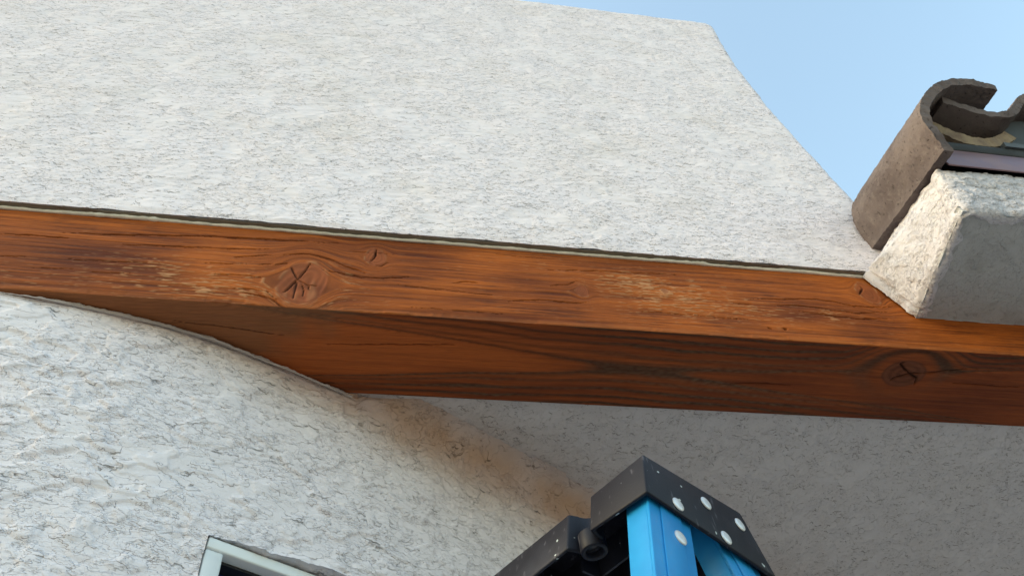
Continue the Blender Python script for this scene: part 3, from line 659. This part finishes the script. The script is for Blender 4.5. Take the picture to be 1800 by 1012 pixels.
# tiles: profiles live in a plane square to the 15 degree slope
def tile_sheet(name, prof, yz0, length, thick, mat, seed, l0=0.0, rough=1.0):
    prof = np.array(prof, float)
    d = np.concatenate([[0], np.cumsum(np.hypot(*np.diff(prof, axis=0).T))]); n = 90
    q = np.linspace(0, d[-1], n); px = np.interp(q, d, prof[:, 0]); pz = np.interp(q, d, prof[:, 1])
    k = np.hanning(11); k /= k.sum()
    px = np.convolve(np.pad(px, 5, mode='reflect', reflect_type='odd'), k, 'valid'); pz = np.convolve(np.pad(pz, 5, mode='reflect', reflect_type='odd'), k, 'valid')
    # pz is world z on the tilted end plane y = y0 - tan15 (z - z0): convert to height along plane
    y0, z0 = yz0
    tx = np.gradient(px); tz_ = np.gradient(pz); tl = np.hypot(tx, tz_); nx_, nz_ = -tz_/tl, tx/tl
    m = 110; ll = np.linspace(0, length, m)
    def sheet(off, sd):
        Q, L = np.meshgrid(q, ll, indexing='ij')
        e = .0016*fbm(Q*40, L*40, 3, sd)*rough+.0011*perlin(Q*160, L*160, sd+2)*rough
        h = off+e
        x = px[:, None]+nx_[:, None]*h; hz = (pz-z0)[:, None]+nz_[:, None]*h
        Lr = L + (.004*fbm(Q*60, Q*0+off*300, 3, sd+4))*(np.clip(1-L/.03, 0, 1))
        y = y0-hz*math.tan(R(15))+0*L; z = z0+hz
        return np.stack([x, y+(Lr+l0)*c15, z+(Lr+l0)*s15], -1)
    V, F = slab(sheet(0, seed), sheet(-thick, seed+50))
    o = link(name, npmesh(name, V, F), mat)
    try: o.data.set_sharp_from_angle(angle=R(50))
    except Exception: pass
    return attach(o, roof)
OUT = [(.9887, 1.2725), (.9905, 1.289), (.9874, 1.3058), (.984, 1.3242), (.9813, 1.3528), (.9867, 1.3818), (.9999, 1.4095), (1.0226, 1.4395), (1.0529, 1.4717), (1.092, 1.4971), (1.1368, 1.511), (1.1806, 1.5078), (1.2091, 1.5)]
rk = tile_sheet('rake_tile', [(a*.975, b*.975) for a, b in OUT], (.4778, 1.2383), .262, .019, M['tile'], 501)
def shift(P, dx, dz=0): return [(a+dx, b+dz) for a, b in P]
S_ = [(1.062, 1.440), (1.085, 1.4345), (1.108, 1.424), (1.135, 1.4165), (1.165, 1.4140), (1.195, 1.420), (1.213, 1.434), (1.228, 1.452), (1.252, 1.478), (1.285, 1.497), (1.325, 1.503), (1.362, 1.488), (1.388, 1.460)]
for k in range(4):
    tile_sheet('roof_tile', shift(S_, .30*k), (.49, 1.27), .42, .017, M['tile'], 520+k*7, l0=.004)
P2 = [(1.035, 1.398), (1.058, 1.385), (1.080, 1.369), (1.112, 1.361), (1.148, 1.364), (1.176, 1.377), (1.195, 1.392)]
for k in range(4):
    tile_sheet('starter_tile', shift(P2, .30*k), (.49, 1.27), .30, .024, M['tile_pale'], 560+k*7, l0=.03)
# grey bird-stop closure under the hump
cs = 14
arc_ = [(1.285+.085*math.cos(math.pi*k/cs), 1.345+.115*math.sin(math.pi*k/cs)) for k in range(cs+1)]
def tp(x, z, l): return (x, .49-(z-1.27)*math.tan(R(15))+l*c15, z+l*s15)
for dx in (0, .30, .60, .90):
    cl = MB(); a_f = [tp(x+dx, z, .05) for x, z in arc_]; a_b = [tp(x+dx, z, .07) for x, z in arc_]; n_ = len(arc_)
    cl.add(a_f+a_b, [tuple(range(n_))[::-1], tuple(range(n_, 2*n_))]+[(i, i+1, i+1+n_, i+n_) for i in range(n_-1)]+[(n_-1, 0, n_, 2*n_-1)])
    cl.build('bird_stop', M['closure'], roof)
MB().hexa(*dk_(1.16, 2.9, -.004, .02, .012, .024)).build('felt_batten', M['closure'], roof)

# ------------------------------------------------------------------ step ladder
Cc = np.array([0.28826137, 0.59372164, 0.59119535])
aB = R(32.28); Bv = np.array([math.cos(aB), math.sin(aB), 0]); Av = np.array([-Bv[1], Bv[0], 0]); Zv = np.array([0, 0, 1.])
lad = empty('step_ladder', tuple(Cc*np.array([1, 1, 0])+np.array([0, 0, GZ])))
tag(lad, 'blue fibreglass step ladder with a scuffed black plastic top cap, standing below the beam', 'ladder')
def lp(s, t, z): return Cc+Av*s+Bv*t+Zv*z
W = .385
def rimpath():
    """plan outline (s,t) of the cap, clockwise from near corner along the front, with a notch"""
    P = [(0, 0)]
    P += [(.080, 0)]
    for k in range(9):
        a = math.pi*k/8; P.append((.097-.0135*math.cos(a), .010+.016*math.sin(a)))
    P += [(.114, 0)]
    P += [(W-.114, 0)]
    for k in range(9):
        a = math.pi*k/8; P.append((W-.097-.0135*math.cos(a), .010+.016*math.sin(a)))
    P += [(W-.080, 0), (W, 0), (W, .162), (W*.5, .166), (0, .162)]
    return np.array(P)
P0 = rimpath(); n = len(P0)
def draft(P, f, inset=0):
    Q = P.copy()
    t = P[:, 1]; s = P[:, 0]
    Q[:, 1] = np.where(t < .08, t-.0135*f, t+.023*f)
    if inset:
        c0 = np.array([W/2, .08])
        # inward offset by polygon normals
        d1 = np.roll(Q, -1, 0)-Q; d1 /= np.linalg.norm(d1, axis=1)[:, None]; d0 = np.roll(d1, 1, 0)
        nn = (np.stack([-d1[:, 1], d1[:, 0]], 1)+np.stack([-d0[:, 1], d0[:, 0]], 1)); nn /= (np.linalg.norm(nn, axis=1)[:, None]**2/2)
        Q = Q+nn*inset
    return Q
cap = MB()
zbot = np.where((P0[:, 1] > .1), -.077, -.0565)
zb_f = -.052
zbot = np.array([-.058 if (abs(s) < .001 and t < .05) else (-.077 if t > .1 else -.052) for s, t in P0])
rings = []
T0, T1 = draft(P0, 0), draft(P0, 1); I0, I1 = draft(P0, 0, .005), draft(P0, 1, .005)
vs = [lp(*T0[i], 0) for i in range(n)]+[lp(*T1[i], zbot[i]) for i in range(n)]+[lp(*I1[i], zbot[i]) for i in range(n)]+[lp(*I0[i], -.005) for i in range(n)]
fs = [tuple(range(n)), tuple(range(3*n, 4*n))[::-1]]
for i in range(n):
    j = (i+1) % n
    for k in range(3): fs.append((i+k*n, j+k*n, j+(k+1)*n, i+(k+1)*n))
cap.add(vs, fs)
capo = cap.build('top_cap', M['black'], lad, bevel=.0022, seg=3)
# extra skirt steps / ribs under the cap
rb = MB()
for s in (.045, .135, .19, .25, .34):
    rb.hexa([lp(s, .032, -.047), lp(s+.003, .032, -.047), lp(s+.003, .158, -.047), lp(s, .158, -.047)], [lp(s, .032, -.0055), lp(s+.003, .032, -.0055), lp(s+.003, .158, -.0055), lp(s, .158, -.0055)])
for t in (.06, .10, .13):
    rb.hexa([lp(.05, t, -.043), lp(W-.05, t, -.043), lp(W-.05, t+.003, -.043), lp(.05, t+.003, -.043)], [lp(.05, t, -.0056), lp(W-.05, t, -.0056), lp(W-.05, t+.003, -.0056), lp(.05, t+.003, -.0056)])
rib = rb.build('rib', M['black']); attach(rib, lad)
# round bosses behind the notches
for s in (.097, W-.097):
    bs_ = MB(); k_ = 20
    for (r0, za, zb2) in ((.0145, -.058, -.036), ):
        ring_o = [(s+r0*math.cos(2*math.pi*i/k_), .009+r0*math.sin(2*math.pi*i/k_)) for i in range(k_)]
        ring_i = [(s+(r0-.0048)*math.cos(2*math.pi*i/k_), .009+(r0-.0048)*math.sin(2*math.pi*i/k_)) for i in range(k_)]
        vv = [lp(a, b, za) for a, b in ring_o]+[lp(a, b, zb2) for a, b in ring_o]+[lp(a, b, za) for a, b in ring_i]+[lp(a, b, zb2) for a, b in ring_i]
        ff = []
        for i in range(k_):
            j = (i+1) % k_
            ff += [(i, j, j+k_, i+k_), (i+2*k_, j+2*k_, j+3*k_, i+3*k_), (i, j, j+2*k_, i+2*k_), (i+k_, j+k_, j+3*k_, i+3*k_)]
        bs_.add(vv, ff)
    bs_.build('boss', M['black'], lad, bevel=.001)
# rails
def rail(s0, sgn, tz0, tz1, slope, zt, flange_at, name='front_rail'):
    """channel: web faces outward (side), two flanges inward; t follows the splay"""
    zb2 = GZ-Cc[2]
    mb = MB(); th = .004; fd = .031
    def seg(sa, sb, ta, tb):
        bt = [lp(sa, ta+slope*(zb2-zt), zb2), lp(sb, ta+slope*(zb2-zt), zb2), lp(sb, tb+slope*(zb2-zt), zb2), lp(sa, tb+slope*(zb2-zt), zb2)]
        tp_ = [lp(sa, ta, zt), lp(sb, ta, zt), lp(sb, tb, zt), lp(sa, tb, zt)]
        mb.hexa(bt, tp_)
    sa, sb = (s0, s0+sgn*th)
    # web with a raised centre panel
    seg(sa, sb, tz0, tz1)
    seg(sb-sgn*.0005, s0+sgn*fd, tz0+.0004, tz0+th)
    seg(sb-sgn*.0005, s0+sgn*fd, tz1-th, tz1-.0004)
    seg(sa-sgn*.0018, sa+sgn*.0005, tz0+.016, tz1-.016)
    return mb.build(name, M['blue'], lad, bevel=.0014)
zt_ = -.012
r1 = rail(.0075, 1, .0075, .0705, .24, zt_, 0); r2 = rail(W-.0075, -1, .0075, .0705, .24, zt_, 0)
r3 = rail(.0095, 1, .092, .152, -.30, zt_, 0, 'rear_rail'); r4 = rail(W-.0095, -1, .092, .152, -.30, zt_, 0, 'rear_rail')
# rivets
def rivet(s, t, z, sgn=-1, r=.0105, parent=None):
    mb = MB(); k_ = 18; R3 = [(1.0, 0), (.94, .0010), (.70, .0016), (.35, .0019)]
    vs = []
    for rr_, h in R3:
        for i in range(k_):
            a = 2*math.pi*i/k_; vs.append(lp(s+sgn*h, t+r*rr_*math.cos(a), z+r*rr_*math.sin(a)))
    fs = [(i+k_*q, (i+1) % k_+k_*q, (i+1) % k_+k_*(q+1), i+k_*(q+1)) for q in range(3) for i in range(k_)]
    fs.append(tuple(range(3*k_, 4*k_))); fs.append(tuple(range(k_))[::-1])
    mb.add(vs, fs); o = mb.build('rivet', M['rivet'], smooth=True)
    o.parent = parent
    return o
bpy.context.view_layer.update()
for (t, z) in ((.035, -.051), (.0917, -.0215), (.1486, -.0235), (.1074, -.0597)):
    rivet(-.0004, t, z, -1, .0082, capo); rivet(W+.0004, t, z, 1, .0082, capo)
rivet(.0058, .0300, -.0905, -1, .0085, r1); rivet(W-.0058, .0300, -.0905, 1, .0085, r2)
# steps
for k in range(1, 8):
    z = -.02-.31*k; tf = .0075+.24*(z-zt_)
    st = MB(); st.hexa([lp(.012, tf, z-.006), lp(W-.012, tf, z-.006), lp(W-.012, tf+.085, z-.006), lp(.012, tf+.085, z-.006)], [lp(.012, tf, z), lp(W-.012, tf, z), lp(W-.012, tf+.085, z), lp(.012, tf+.085, z)])
    st.hexa([lp(.012, tf, z-.035), lp(W-.012, tf, z-.035), lp(W-.012, tf+.004, z-.035), lp(.012, tf+.004, z-.035)], [lp(.012, tf, z-.0062), lp(W-.012, tf, z-.0062), lp(W-.012, tf+.004, z-.0062), lp(.012, tf+.004, z-.0062)])
    st.build('step', M['step'], lad)
